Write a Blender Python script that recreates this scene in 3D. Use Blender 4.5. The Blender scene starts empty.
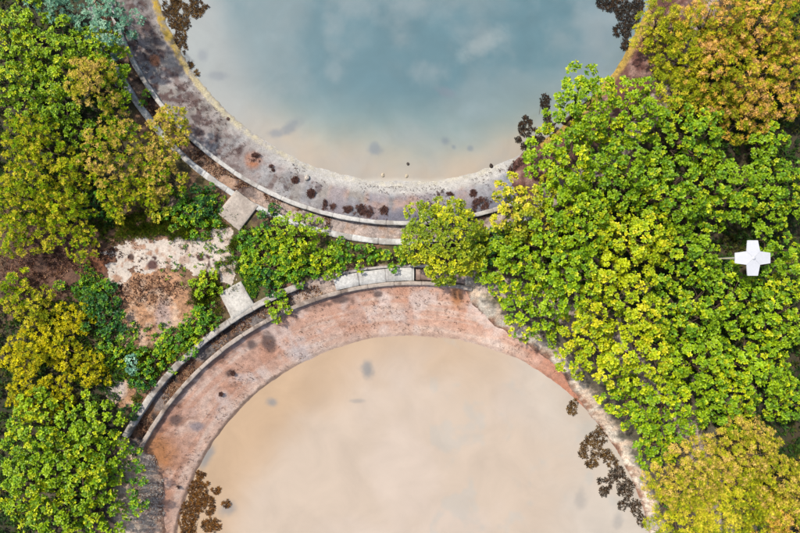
import bpy, math, random
import numpy as np
R = math.radians
sc = bpy.context.scene
C = sc.collection
# ------------------------------------------------------------------ camera, sky, sun, exposure
CAMZ = 60.0
cam = bpy.data.objects.new('camera', bpy.data.cameras.new('camera'))
C.objects.link(cam); sc.camera = cam
cam.location = (0, 0, CAMZ); cam.rotation_euler = (0, 0, 0)
cam.data.sensor_fit = 'HORIZONTAL'; cam.data.sensor_width = 36
cam.data.lens = 36 * CAMZ / 80.0
cam.data.clip_end = 9000
EL, AZ = 57.0, 309.0            # sun elevation, compass bearing the light comes from (0 = +Y, 90 = +X)
w = bpy.data.worlds.new('World'); sc.world = w; w.use_nodes = True
nt = w.node_tree; nt.nodes.clear()
sky = nt.nodes.new('ShaderNodeTexSky'); sky.sky_type = 'NISHITA'; sky.sun_disc = False
sky.sun_elevation = R(EL); sky.sun_rotation = R(AZ); sky.air_density = 1.0; sky.dust_density = 2.5; sky.ozone_density = 1.0
bg = nt.nodes.new('ShaderNodeBackground'); bg.inputs[1].default_value = 0.15
wo = nt.nodes.new('ShaderNodeOutputWorld')
nt.links.new(sky.outputs[0], bg.inputs[0]); nt.links.new(bg.outputs[0], wo.inputs[0])
sd = bpy.data.lights.new('sun', 'SUN'); sd.energy = 3.6; sd.angle = R(2.5); sd.color = (1.0, 0.955, 0.88)
sun = bpy.data.objects.new('sun', sd); C.objects.link(sun)
sun.rotation_euler = (R(90 - EL), 0, math.pi - R(AZ))
sc.view_settings.view_transform = 'Standard'; sc.view_settings.look = 'None'
sc.view_settings.exposure = 0.95; sc.view_settings.gamma = 1.0
sc.view_settings.use_curve_mapping = False
GAIN = np.array((3.0, 3.0, 3.3))
sc.cycles.max_bounces = 6; sc.cycles.transparent_max_bounces = 4

# ------------------------------------------------------------------ helpers
def lin(c):
    c = np.asarray(c, float) / 255.0
    return np.where(c <= 0.04045, c / 12.92, ((c + 0.055) / 1.055) ** 2.4)
def alb(r, g, b, k=1.0): return lin((r, g, b)) / GAIN * k
def W(px, py, z=0.0):
    s = 0.1 * (CAMZ - z) / CAMZ
    return ((px - 400) * s, (266.5 - py) * s, z)
def PX(x, y, z=0.0):
    s = 0.1 * (CAMZ - z) / CAMZ
    return x / s + 400, 266.5 - y / s
def sstep(x, a, b):
    t = np.clip((x - a) / (b - a), 0, 1); return t * t * (3 - 2 * t)
def vnoise(x, y, seed=0):
    x = np.asarray(x, float); y = np.asarray(y, float)
    xi = np.floor(x).astype(np.int64); yi = np.floor(y).astype(np.int64)
    fx = x - xi; fy = y - yi; fx = fx * fx * (3 - 2 * fx); fy = fy * fy * (3 - 2 * fy)
    def h(a, b):
        n = (a * 374761393 + b * 668265263 + seed * 974634777) & 0xffffffff
        n = ((n ^ (n >> 13)) * 1274126177) & 0xffffffff
        n = ((n ^ (n >> 16)) * 2246822519) & 0xffffffff
        return ((n ^ (n >> 15)) & 0xffffff) / float(0xffffff)
    a = h(xi, yi); b = h(xi + 1, yi); c = h(xi, yi + 1); d = h(xi + 1, yi + 1)
    return (a * (1 - fx) + b * fx) * (1 - fy) + (c * (1 - fx) + d * fx) * fy
def fbm(x, y, seed=0, o=4):
    s = 0; a = 0.5; t = 0
    for i in range(o):
        s = s + a * vnoise(x * 2 ** i, y * 2 ** i, seed + i * 17); t += a; a *= 0.5
    return s / t
def mixc(col, c, m):
    return col * (1 - m[..., None]) + np.asarray(c)[None] * m[..., None]

def mesh_np(name, V, F, mat=None, parent=None, col=None, smooth=False, uv=None):
    """V (n,3); F (m,3) or (m,4) int array"""
    me = bpy.data.meshes.new(name)
    V = np.ascontiguousarray(V, np.float32); F = np.ascontiguousarray(F, np.int32)
    m, k = F.shape
    me.vertices.add(len(V)); me.vertices.foreach_set('co', V.ravel())
    me.loops.add(m * k); me.loops.foreach_set('vertex_index', F.ravel())
    me.polygons.add(m); me.polygons.foreach_set('loop_start', np.arange(0, m * k, k, dtype=np.int32))
    me.polygons.foreach_set('loop_total', np.full(m, k, np.int32))
    if smooth: me.polygons.foreach_set('use_smooth', np.ones(m, bool))
    me.update(calc_edges=True)
    if col is not None:
        a = me.color_attributes.new('tint', 'FLOAT_COLOR', 'POINT')
        cc = np.ones((len(V), 4), np.float32); cc[:, :3] = col
        a.data.foreach_set('color', cc.ravel())
    if uv is not None:
        u = me.uv_layers.new(name='UVMap')
        u.data.foreach_set('uv', np.ascontiguousarray(uv[F.ravel()], np.float32).ravel())
    if mat: me.materials.append(mat)
    o = bpy.data.objects.new(name, me); C.objects.link(o)
    if parent: o.parent = parent
    return o
def tag(o, label=None, cat=None, group=None, kind=None):
    if label: o['label'] = label
    if cat: o['category'] = cat
    if group: o['group'] = group
    if kind: o['kind'] = kind
    return o
def empty(name, loc, label, cat, group=None):
    o = bpy.data.objects.new(name, None); C.objects.link(o); o.location = loc
    return tag(o, label, cat, group)

# ------------------------------------------------------------------ materials
def newmat(name):
    m = bpy.data.materials.new(name); m.use_nodes = True
    n = m.node_tree.nodes; p = n['Principled BSDF']; return m, m.node_tree, n, p
def tint_mat(name, rough=0.85, scales=((0.6, 0.35), (3.5, 0.5), (14, 0.5)), bump=0.25, uvc=False, spec=0.3, bdist=0.05, base=None):
    m, t, n, p = newmat(name)
    L = t.links.new
    if base is None:
        a = n.new('ShaderNodeVertexColor'); a.layer_name = 'tint'; cur = a.outputs[0]
    else:
        a = n.new('ShaderNodeRGB'); a.outputs[0].default_value = (*base, 1); cur = a.outputs[0]
    tc = n.new('ShaderNodeTexCoord'); co = tc.outputs['UV' if uvc else 'Object']
    h = None
    for i, (s, k) in enumerate(scales):
        z = n.new('ShaderNodeTexNoise'); z.inputs['Scale'].default_value = s; z.inputs['Detail'].default_value = 6
        z.inputs['Roughness'].default_value = 0.62
        L(co, z.inputs['Vector'])
        r = n.new('ShaderNodeMapRange'); r.inputs[1].default_value = 0.3; r.inputs[2].default_value = 0.7
        r.inputs[3].default_value = 1 - k; r.inputs[4].default_value = 1 + k * 0.8
        L(z.outputs[0], r.inputs[0])
        mx = n.new('ShaderNodeMix'); mx.data_type = 'RGBA'; mx.blend_type = 'MULTIPLY'; mx.inputs[0].default_value = 1
        L(cur, mx.inputs[6]); L(r.outputs[0], mx.inputs[7]); cur = mx.outputs[2]; h = z.outputs[0]
    L(cur, p.inputs['Base Color']); p.inputs['Roughness'].default_value = rough
    p.inputs['Specular IOR Level'].default_value = spec
    if bump:
        b = n.new('ShaderNodeBump'); b.inputs['Strength'].default_value = bump; b.inputs['Distance'].default_value = bdist
        L(h, b.inputs['Height']); L(b.outputs[0], p.inputs['Normal'])
    return m
def leaf_mat(name, trans=0.3, rough=0.5, spec=0.25):
    m, t, n, p = newmat(name); L = t.links.new
    a = n.new('ShaderNodeVertexColor'); a.layer_name = 'tint'
    L(a.outputs[0], p.inputs['Base Color']); p.inputs['Roughness'].default_value = rough
    p.inputs['Specular IOR Level'].default_value = spec
    tr = n.new('ShaderNodeBsdfTranslucent'); L(a.outputs[0], tr.inputs[0])
    mx = n.new('ShaderNodeMixShader'); mx.inputs[0].default_value = trans
    L(p.outputs[0], mx.inputs[1]); L(tr.outputs[0], mx.inputs[2]); L(mx.outputs[0], n['Material Output'].inputs[0])
    return m
M_ground = tint_mat('ground_soil', scales=((0.5, .2), (3, .45), (11, .5)), bump=0.6, bdist=0.1)
M_sand = tint_mat('pale_sand', scales=((0.8, .1), (3.5, .22), (9, .25)), bump=0.4, bdist=0.06)
M_bank = tint_mat('worn_paving', scales=((0.35, .08), (2.2, .2), (9, .3), (26, .22)), bump=0.3, uvc=False)
M_conc = tint_mat('old_concrete', scales=((0.7, .14), (4, .26), (20, .3)), bump=0.3, bdist=0.02)
M_leaf = leaf_mat('broad_leaf', 0.28)
M_feather = leaf_mat('fine_leaf', 0.28, 0.7, 0.1)
M_dry = leaf_mat('dry_leaf', 0.1, 0.8, 0.1)
M_reflection = leaf_mat('tree_reflection', 0.1, 0.35, 0.4)  # leaf material meant for the modelled tree reflections
M_bark = tint_mat('bark', scales=((2, .3), (12, .4)), bump=0.5, base=alb(120, 95, 75))
M_stone = tint_mat('stone', scales=((3, .3), (12, .3)), bump=0.5)
M_paint = tint_mat('white_paint', scales=((1.5, .05), (12, .06)), bump=0.1, rough=0.6, base=(0.31, 0.31, 0.315))
M_steel = tint_mat('pale_metal', scales=((4, .15),), bump=0.0, rough=0.5, base=alb(215, 205, 150))
def water_mat():
    m, t, n, p = newmat('murky_water'); L = t.links.new
    a = n.new('ShaderNodeVertexColor'); a.layer_name = 'tint'
    tc = n.new('ShaderNodeTexCoord')
    z = n.new('ShaderNodeTexNoise'); z.inputs['Scale'].default_value = 0.22; z.inputs['Detail'].default_value = 7; z.inputs['Distortion'].default_value = 0.6
    z.inputs['Roughness'].default_value = 0.6
    L(tc.outputs['Object'], z.inputs['Vector'])
    r = n.new('ShaderNodeMapRange'); r.inputs[1].default_value = .3; r.inputs[2].default_value = .7; r.inputs[3].default_value = .92; r.inputs[4].default_value = 1.08
    L(z.outputs[0], r.inputs[0])
    mx = n.new('ShaderNodeMix'); mx.data_type = 'RGBA'; mx.blend_type = 'MULTIPLY'; mx.inputs[0].default_value = 1
    L(a.outputs[0], mx.inputs[6]); L(r.outputs[0], mx.inputs[7]); L(mx.outputs[2], p.inputs['Base Color'])
    p.inputs['Roughness'].default_value = 0.05; p.inputs['IOR'].default_value = 1.33
    z2 = n.new('ShaderNodeTexNoise'); z2.inputs['Scale'].default_value = 2.2; z2.inputs['Detail'].default_value = 3
    L(tc.outputs['Object'], z2.inputs['Vector'])
    b = n.new('ShaderNodeBump'); b.inputs['Strength'].default_value = 0.08; b.inputs['Distance'].default_value = 0.03
    L(z2.outputs[0], b.inputs['Height']); L(b.outputs[0], p.inputs['Normal'])
    return m
M_water = water_mat()

# ------------------------------------------------------------------ the two basins: measured circles
UC = np.array((0.38, 35.05)); UR, UO, UW, UZ = 30.75, 32.6, 26.4, -1.6
LC = np.array((1.38, -32.65)); LR, LO, LW, LZ = 30.97, 32.82, 25.35, -3.4
def apron_z(r, which):
    if which == 'u': a, b, z = UR, UW, UZ
    else: a, b, z = LR, LW, LZ
    t = (a - 0.2 - r) / (a - 0.2 - b)
    return -0.28 + np.clip(t, -0.2, 2.2) * (z + 0.28)
def polar(x, y, c): 
    dx = x - c[0]; dy = y - c[1]
    return np.hypot(dx, dy), np.arctan2(dy, dx)
def edge_curve(pts, which, c):
    out = []
    for px, py in pts:
        z = -1.0
        for _ in range(8):
            x, y, _z = W(px, py, z); r, th = polar(x, y, c); z = float(apron_z(r, which))
        out.append((th, r))
    return np.array(sorted(out))
# lower basin bank edges (angles measured from its centre)
LR_edge = edge_curve([(463, 287), (471, 306), (487, 322), (512, 338), (536, 352), (556, 368), (571, 391), (590, 418), (609, 443), (626, 474), (640, 506), (646, 533)], 'l', LC)
LL_edge = edge_curve([(139, 449), (157, 456), (164, 480), (163, 505), (168, 540)], 'l', LC)
UR_edge = edge_curve([(520, 204), (505, 198), (509, 180), (512, 160), (530, 146), (560, 125), (609, 74), (629, 42), (642, 17), (650, 0)], 'u', UC)
def bank_radius(th, which):
    """radius where the natural bank starts to cover the paved slope; 99 where there is a wall"""
    re = np.full(th.shape, 99.0)
    if which == 'l':
        e = LR_edge; m = (th <= e[-1, 0]) & (th > -0.2); re = np.where(m, np.interp(th, e[:, 0], e[:, 1]), re)
        e2 = LL_edge; m = (th >= e2[0, 0]) & (th <= math.pi); re = np.where(m, np.interp(th, e2[:, 0], e2[:, 1]), re)
    else:
        e = UR_edge; m = (th >= e[0, 0]) & (th < 0.1); re = np.where(m, np.interp(th, e[:, 0], e[:, 1]), re)
    return re
def ground_h(x, y):
    n = fbm(x * 0.12, y * 0.12, 5) - 0.5
    n2 = fbm(x * 0.9, y * 0.9, 9) - 0.5
    ru, tu = polar(x, y, UC); rl, tl = polar(x, y, LC)
    d = np.minimum(ru - UO, rl - LO)
    h = -0.12 + n * 0.9 * sstep(d, 0.5, 6) + n2 * 0.16 * sstep(d, 0, 1.0) - 0.05
    far = np.hypot(x, y); h = h - 0.3 * sstep(far, 60, 200)
    for (r, th, RI, RO, k) in ((ru, tu, UR, UO, 'u'), (rl, tl, LR, LO, 'l')):
        rr = r + (fbm(x * 0.7, y * 0.7, 31) - 0.5) * 0.7
        re = bank_radius(th, k)
        wallzone = re > 90
        ch = -0.55 + n2 * 0.25
        h = np.where(wallzone & (r < RO) & (r >= RI), ch, h)
        h = np.where(wallzone & (r < RI), -7.0, h)
        az = apron_z(r, k)
        top = np.minimum(-0.1, az + 0.12 + 0.55 * sstep(rr, re + 0.3, re + 2.2) * 0.8)
        bank = az - 0.5 + sstep(rr, re - 0.45, re + 0.35) * (top - az + 0.5) + n2 * 0.12
        t = sstep(r, RO - 0.3, RO + 1.2)
        bank = bank * (1 - t) + h * t
        h = np.where(~wallzone & (r < RO + 1.2), bank, h)
    return h

# ------------------------------------------------------------------ ground colours
BR = alb(160, 120, 92); DKBR = alb(92, 70, 56); LITT = alb(116, 106, 60)
SANDC = alb(236, 218, 205); ORNG = alb(200, 145, 105); PINKS = alb(246, 216, 192)*1.2
def blob(px, py, cx, cy, rx, ry, rot=0, soft=0.35, seed=3, amp=0.7):
    c, s = math.cos(R(rot)), math.sin(R(rot))
    dx = (px - cx); dy = (py - cy)
    u = (dx * c + dy * s) / rx; v = (-dx * s + dy * c) / ry
    d = np.hypot(u, v) + (fbm(px / 11, py / 11, seed, 5) - 0.5) * amp + (fbm(px / 2.6, py / 2.6, seed + 3, 3) - .5) * amp * .35
    return 1 - sstep(d, 1 - soft, 1 + soft)
def path_mask(px, py):
    a = blob(px, py, 150, 255, 42, 17, 0, .2, 41, .9)
    b = blob(px, py, 203, 256, 34, 18, 10, .2, 42, .8)
    c = blob(px, py, 219, 241, 14, 15, 30, .2, 43, .8)
    d = blob(px, py, 118, 275, 14, 12, 40, .2, 44, 1.0)
    d = np.maximum(d, blob(px, py, 226, 264, 9, 20, -10, .2, 45, .9))
    return np.maximum.reduce([a, b, c, d])
def soil_mask(px, py):
    a = blob(px, py, 154, 306, 38, 40, 0, .2, 51, .6)
    b = blob(px, py, 172, 322, 30, 22, 0, .2, 52, .8)
    c = blob(px, py, 122, 393, 15, 14, 0, .2, 53, .7)
    d = blob(px, py, 135, 340, 14, 18, 0, .2, 54, .7)
    return np.maximum.reduce([a, b, c, d])
def ground_col(x, y, z):
    px, py = PX(x, y, z)
    n = fbm(x * 0.35, y * 0.35, 71, 5); n2 = fbm(x * 1.7, y * 1.7, 72, 4)
    col = np.ones(x.shape + (3,)) * LITT
    col = mixc(col, BR, sstep(n, .45, .62))
    col = mixc(col, DKBR, sstep(n2, .5, .7))
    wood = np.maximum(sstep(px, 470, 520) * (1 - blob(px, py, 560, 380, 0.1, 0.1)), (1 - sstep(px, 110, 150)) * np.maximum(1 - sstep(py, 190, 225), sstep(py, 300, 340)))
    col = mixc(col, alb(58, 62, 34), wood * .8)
    col = mixc(col, alb(178, 134, 102), blob(px, py, 160, 300, 62, 75, 0, .4, 60) * .75 * sstep(n2, .25, .5))
    col = mixc(col, alb(128, 88, 72), blob(px, py, 60, 265, 75, 38, 0, .5, 61) * .9)
    col = mixc(col, alb(182, 136, 108), blob(px, py, 150, 225, 60, 22, 0, .4, 62) * .8 * sstep(n2, .3, .55))
    col = mixc(col, alb(150, 90, 55), blob(px, py, 98, 262, 15, 12, 0, .4, 63))
    col = mixc(col, alb(205, 175, 160), blob(px, py, 165, 208, 14, 12, 0, .4, 65) * .8)
    # channels between the two rings of wall
    ru, tu = polar(x, y, UC); rl, tl = polar(x, y, LC)
    uch = (ru > UR - .2) & (ru < UO + .1); lch = (rl > LR - .2) & (rl < LO + .1)
    cc = mixc(np.ones(x.shape + (3,)) * alb(95, 66, 58), alb(205, 165, 140), sstep(fbm(x * .8, y * .8, 81), .42, .58))
    cc = mixc(cc, alb(225, 205, 200), sstep(px, 205, 300) * sstep(n2, .2, .55) * .85)
    col = np.where(uch[..., None], cc, col)
    cl = mixc(np.ones(x.shape + (3,)) * alb(66, 50, 44), alb(165, 120, 90), sstep(fbm(x * .9, y * .9, 82), .5, .62))
    cl = mixc(cl, alb(150, 140, 140), sstep(fbm(x * .5, y * .5, 83), .52, .6) * .8)
    cl = mixc(cl, alb(225, 200, 190), sstep(px, 280, 300) * .9)
    col = np.where(lch[..., None], cl, col)
    # natural banks
    for k, r, th, RO in (('l', rl, tl, LO), ('u', ru, tu, UO)):
        re = bank_radius(th, k)
        m = (re < 90) & (r < RO + 6)
        if k == 'l':
            bc = mixc(np.ones(x.shape + (3,)) * PINKS, alb(252, 236, 220)*1.25, sstep(n2, .35, .6))
            q = r - re + (n2 - .5) * 1.4
            bc = mixc(bc, alb(166, 104, 76), (1 - sstep(q, 0.1, .75)) * .85)
            bc = mixc(bc, alb(222, 170, 140) * 1.2, sstep(n2, .45, .6) * (px < 300) * .7)
        else:
            bc = mixc(np.ones(x.shape + (3,)) * alb(120, 75, 66), alb(178, 140, 130), sstep(n2, .45, .7))
            bc = mixc(bc, alb(200, 165, 75), (1 - sstep(r - UW, 0.25, .75)) * (px > 540))
            bc = mixc(bc, alb(232, 222, 218), blob(px, py, 506, 200, 9, 8, 0, .4, 66))
        ex = 2.0 * (px < 300) - .5 * (px > 500) if k == 'l' else 0
        mm = np.where(m, 1 - sstep(r - re + (n2 - .5) * 2 - ex, 1.3 if k == 'l' else 3.0, 2.4 if k == 'l' else 5) * .9, 0)
        col = col * (1 - mm[..., None]) + bc * mm[..., None]
    col = mixc(col, LITT * .9, sstep(np.hypot(x, y), 55, 90))
    return col
def axis(lo, hi, step, far):
    a = list(np.arange(lo, hi + step / 2, step)); s = step; L_ = [lo]; H_ = [hi]
    while H_[-1] < far: s *= 1.35; H_.append(H_[-1] + s); L_.append(L_[-1] - s)
    return np.array(sorted(L_[1:]) + a + H_[1:])
gx = axis(-50, 50, 0.22, 4000); gy = axis(-38, 38, 0.22, 4000)
def gridmesh(name, xs, ys, zoff, maskf=None, mat=None, colf=None, keep=None):
    X, Y = np.meshgrid(xs, ys)
    Z = ground_h(X, Y)
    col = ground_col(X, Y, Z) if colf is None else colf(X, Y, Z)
    if keep is not None: Z = np.where(keep(X, Y), Z, Z)
    Z = Z + zoff
    nx = len(xs); ny = len(ys); idx = np.arange(nx * ny).reshape(ny, nx)
    F = np.stack([idx[:-1, :-1], idx[:-1, 1:], idx[1:, 1:], idx[1:, :-1]], -1).reshape(-1, 4)
    V = np.stack([X, Y, Z], -1).reshape(-1, 3); col = col.reshape(-1, 3)
    if maskf is not None:
        px, py = PX(X, Y, Z); m = maskf(px, py)
        mc = np.minimum.reduce([m[:-1, :-1], m[:-1, 1:], m[1:, 1:], m[1:, :-1]]).reshape(-1)
        F = F[mc > 0.5]
        used = np.unique(F); remap = np.full(len(V), -1); remap[used] = np.arange(len(used))
        V = V[used]; col = col[used]; F = remap[F]
    return mesh_np(name, V, F, mat, None, col, smooth=True)
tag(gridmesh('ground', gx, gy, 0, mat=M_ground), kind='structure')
def path_col(X, Y, Z):
    n = fbm(X * 1.6, Y * 1.6, 91, 4); px, py = PX(X, Y, Z)
    c = mixc(np.ones(X.shape + (3,)) * alb(243, 226, 215), alb(205, 160, 135), sstep(n, .5, .68) * (1 - sstep(px, 150, 210) * .6))
    c = mixc(c, alb(95, 62, 55), sstep(fbm(X * 1.1 + 9, Y * 1.1, 92, 3), .66, .74))
    c = mixc(c, alb(110, 75, 70), blob(px, py, 153, 265, 5, 5, 0, .3, 93))
    c = mixc(c, alb(105, 80, 70), blob(px, py, 131, 257, 3, 3, 0, .3, 93))
    return c
def soil_col(X, Y, Z):
    n = fbm(X * 1.2, Y * 1.2, 94, 5); px, py = PX(X, Y, Z)
    c = mixc(np.ones(X.shape + (3,)) * alb(220, 165, 126), alb(232, 194, 168), sstep(n, .45, .65))
    c = mixc(c, alb(140, 92, 64), sstep(fbm(X * 1.8, Y * 1.8, 95, 4), .58, .74) * .6)
    c = mixc(c, alb(150, 105, 78), (1 - sstep(py, 276, 292)) * .5 * sstep(n, .35, .6))
    c = mixc(c, alb(200, 180, 180), blob(px, py, 163, 318, 8, 18, 0, .5, 96) * .7)
    c = mixc(c, alb(235, 215, 208), blob(px, py, 116, 390, 9, 10, 0, .4, 97))
    return c
tag(gridmesh('path', np.arange(-32, -12, .09), np.arange(-5, 6, .09), .016, path_mask, M_sand, path_col), kind='structure')
tag(gridmesh('bare_soil', np.arange(-32, -15, .1), np.arange(-16, 1, .1), .008, soil_mask, M_ground, soil_col), kind='structure')

# ------------------------------------------------------------------ paved slopes and water
def ring(name, c, r0, r1, which, colf, mat, dr=0.12, disp=0.05):
    nr = int(abs(r1 - r0) / dr) + 1; nth = int(2 * math.pi * 30 / 0.16)
    rs = np.linspace(r0, r1, nr); th = np.linspace(0, 2 * math.pi, nth, endpoint=False)
    RR, TH = np.meshgrid(rs, th)
    X = c[0] + RR * np.cos(TH); Y = c[1] + RR * np.sin(TH)
    Z = apron_z(RR, which) + (fbm(X * 1.3, Y * 1.3, 13) - .5) * disp * 2
    col, dz = colf(RR, TH, X, Y, Z); Z = Z + dz + (fbm(X * .32, Y * .32, 14) - .5) * .16 * sstep(np.abs(RR - r0), .3, 1.5)
    i = np.arange(nth)[:, None] * nr + np.arange(nr - 1)[None]; j = ((np.arange(nth) + 1) % nth)[:, None] * nr + np.arange(nr - 1)[None]
    F = np.stack([i, i + 1, j + 1, j], -1).reshape(-1, 4)
    if r1 > r0: F = F
    else: F = F[:, ::-1]
    return mesh_np(name, np.stack([X, Y, Z], -1).reshape(-1, 3), F, mat, None, col.reshape(-1, 3), smooth=True)
def ucol(RR, TH, X, Y, Z):
    px, py = PX(X, Y, Z); A = TH * 30
    one = np.ones(X.shape + (3,))
    streak = fbm(A * 0.55, RR * 0.12, 101, 4); streak2 = fbm(A * 0.8 + 50, RR * 0.1, 102, 3)
    n = fbm(X * .8, Y * .8, 103, 5); nf = fbm(X * 2.2, Y * 2.2, 104, 4)
    c = mixc(one * alb(178, 168, 164), alb(210, 203, 202), sstep(n, .4, .62))
    east = sstep(px, 270, 400)
    c = mixc(c, alb(142, 152, 178), sstep(streak, .45, .6) * (.25 + .6 * east))
    c = mixc(c, alb(212, 172, 156), sstep(streak2, .56, .68) * (.2 + .55 * east))
    west = 1 - sstep(px, 165, 290)
    c = mixc(c, alb(108, 78, 78), sstep(nf, .47, .6) * west * .85)
    c = mixc(c, alb(92, 66, 60), (1 - sstep(py, 20, 90)) * .65 * sstep(n, .3, .5))
    c = mixc(c, alb(120, 90, 84), sstep(nf, .6, .72) * .55)
    for (a, b, q, e) in ((205, 107, 5, 3), (196, 118, 6, 3), (186, 100, 4, 6), (222, 122, 4, 2), (240, 150, 3, 5), (200, 132, 5, 3), (170, 75, 7, 3), (180, 88, 3, 6), (160, 40, 6, 8), (150, 25, 8, 8), (286, 187, 4, 2), (271, 186, 3, 3), (318, 188, 3, 4)): c = mixc(c, alb(92, 64, 62), blob(px, py, a, b, q, e, 20, .4, 106, 1.4) * .8)
    for (a, b, q) in ((254, 161, 8), (155, 60, 5)): c = mixc(c, alb(196, 130, 95), blob(px, py, a, b, q, q, 0, .5, 105))
    c = mixc(c, alb(206, 184, 182), sstep(n, .55, .65) * .4)
    # darker blue-grey band just under the wall
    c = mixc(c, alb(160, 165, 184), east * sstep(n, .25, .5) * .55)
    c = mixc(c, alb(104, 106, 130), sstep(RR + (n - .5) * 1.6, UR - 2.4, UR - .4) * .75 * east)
    # pale rim above the water, yellow crust at the west
    d = RR - UW + (nf - .5) * .5
    pale = (1 - sstep(d, .9, 1.7)) * (.35 + .6 * sstep(px, 215, 330)) * (1 - sstep(px, 490, 540))
    c = mixc(c, alb(226, 220, 218), pale)
    yl = 1 - sstep(px, 215, 330)
    rim = (1 - sstep(np.abs(d - .3), .12 + .12 * (1 - sstep(px, 180, 260)), .42)) * (.35 + .65 * np.maximum(1 - sstep(px, 200, 300), sstep(nf, .45, .6)))
    yc = mixc(one * alb(238, 224, 190), alb(222, 182, 48), 1 - sstep(px, 160, 215))
    rr_ = rim * (.45 + .55 * sstep(fbm(X * 2.8, Y * 2.8, 107, 3), .36, .5)) * (0.95 * yl + .4 * (1 - yl)) * (.8 + .2 * (nf > .45))
    c = c * (1 - rr_[..., None]) + yc * rr_[..., None]
    dz = rim * yl * (.06 + .12 * nf)
    return c, dz
def lcol(RR, TH, X, Y, Z):
    px, py = PX(X, Y, Z); A = TH * 30
    one = np.ones(X.shape + (3,))
    n = fbm(X * .6, Y * .6, 111, 5); nf = fbm(X * 2.1, Y * 2.1, 112, 4)
    stc = fbm(A * 0.12, RR * 2.3, 113, 4); str_ = fbm(A * .6, RR * .15, 114, 3)
    c = mixc(one * alb(228, 178, 156), alb(240, 203, 186), sstep(stc, .42, .6))
    c = mixc(c, alb(242, 220, 214), sstep(n, .5, .66) * .6)
    c = mixc(c, alb(214, 150, 120), sstep(str_, .55, .66) * .5)
    west = 1 - sstep(px, 165, 230)
    c = mixc(c, alb(200, 130, 92), west * .7 * sstep(n, .3, .55))
    c = mixc(c, alb(204, 134, 76), blob(px, py, 158, 452, 15, 18, -20, .6, 115) * .75)
    c = mixc(c, alb(200, 128, 70), blob(px, py, 457, 297, 7, 12, 0, .5, 116) * .8)
    inner = 1 - sstep(RR, LW + .3, LW + 2.0)
    c = mixc(c, alb(240, 212, 196), inner * .5)
    # grime line above water at the west, darker brown patches near the wall
    d = RR - LW + (nf - .5) * .4
    c = mixc(c, alb(110, 84, 70), (1 - sstep(np.abs(d - .12), .1, .34)) * np.clip(1.1 - sstep(px, 250, 330) * .75, 0, 1) * .8)
    c = mixc(c, alb(192, 120, 90), sstep(px, 500, 560) * .8)
    c = mixc(c, alb(112, 78, 70), sstep(RR + (nf - .5) * 2.2, LR - 1.2, LR - .4) * (1 - sstep(px, 330, 430)) * .6)
    for (a, b, rx, ry) in ((197, 426, 9, 5), (252, 345, 6, 5), (269, 342, 7, 9), (352, 297, 0, 0), (176, 420, 7, 6), (340, 300, 8, 4), (378, 294, 5, 3), (230, 373, 4, 3)):
        if rx: c = mixc(c, alb(104, 84, 82) if (a, b) != (197, 426) else alb(165, 150, 155), blob(px, py, a, b, rx, ry, 0, .4, 117, .9) * .85)
    c = mixc(c, alb(220, 205, 205), blob(px, py, 300, 353, 12, 8, 0, .5, 118) * .7)
    c = mixc(c, alb(120, 88, 76), sstep(nf, .64, .74) * .3)
    return np.clip(c * 1.42, 0, .72), 0 * RR
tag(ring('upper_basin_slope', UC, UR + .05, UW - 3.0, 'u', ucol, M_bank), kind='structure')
tag(ring('lower_basin_slope', LC, LR + .05, LW - 3.0, 'l', lcol, M_bank), kind='structure')

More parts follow.
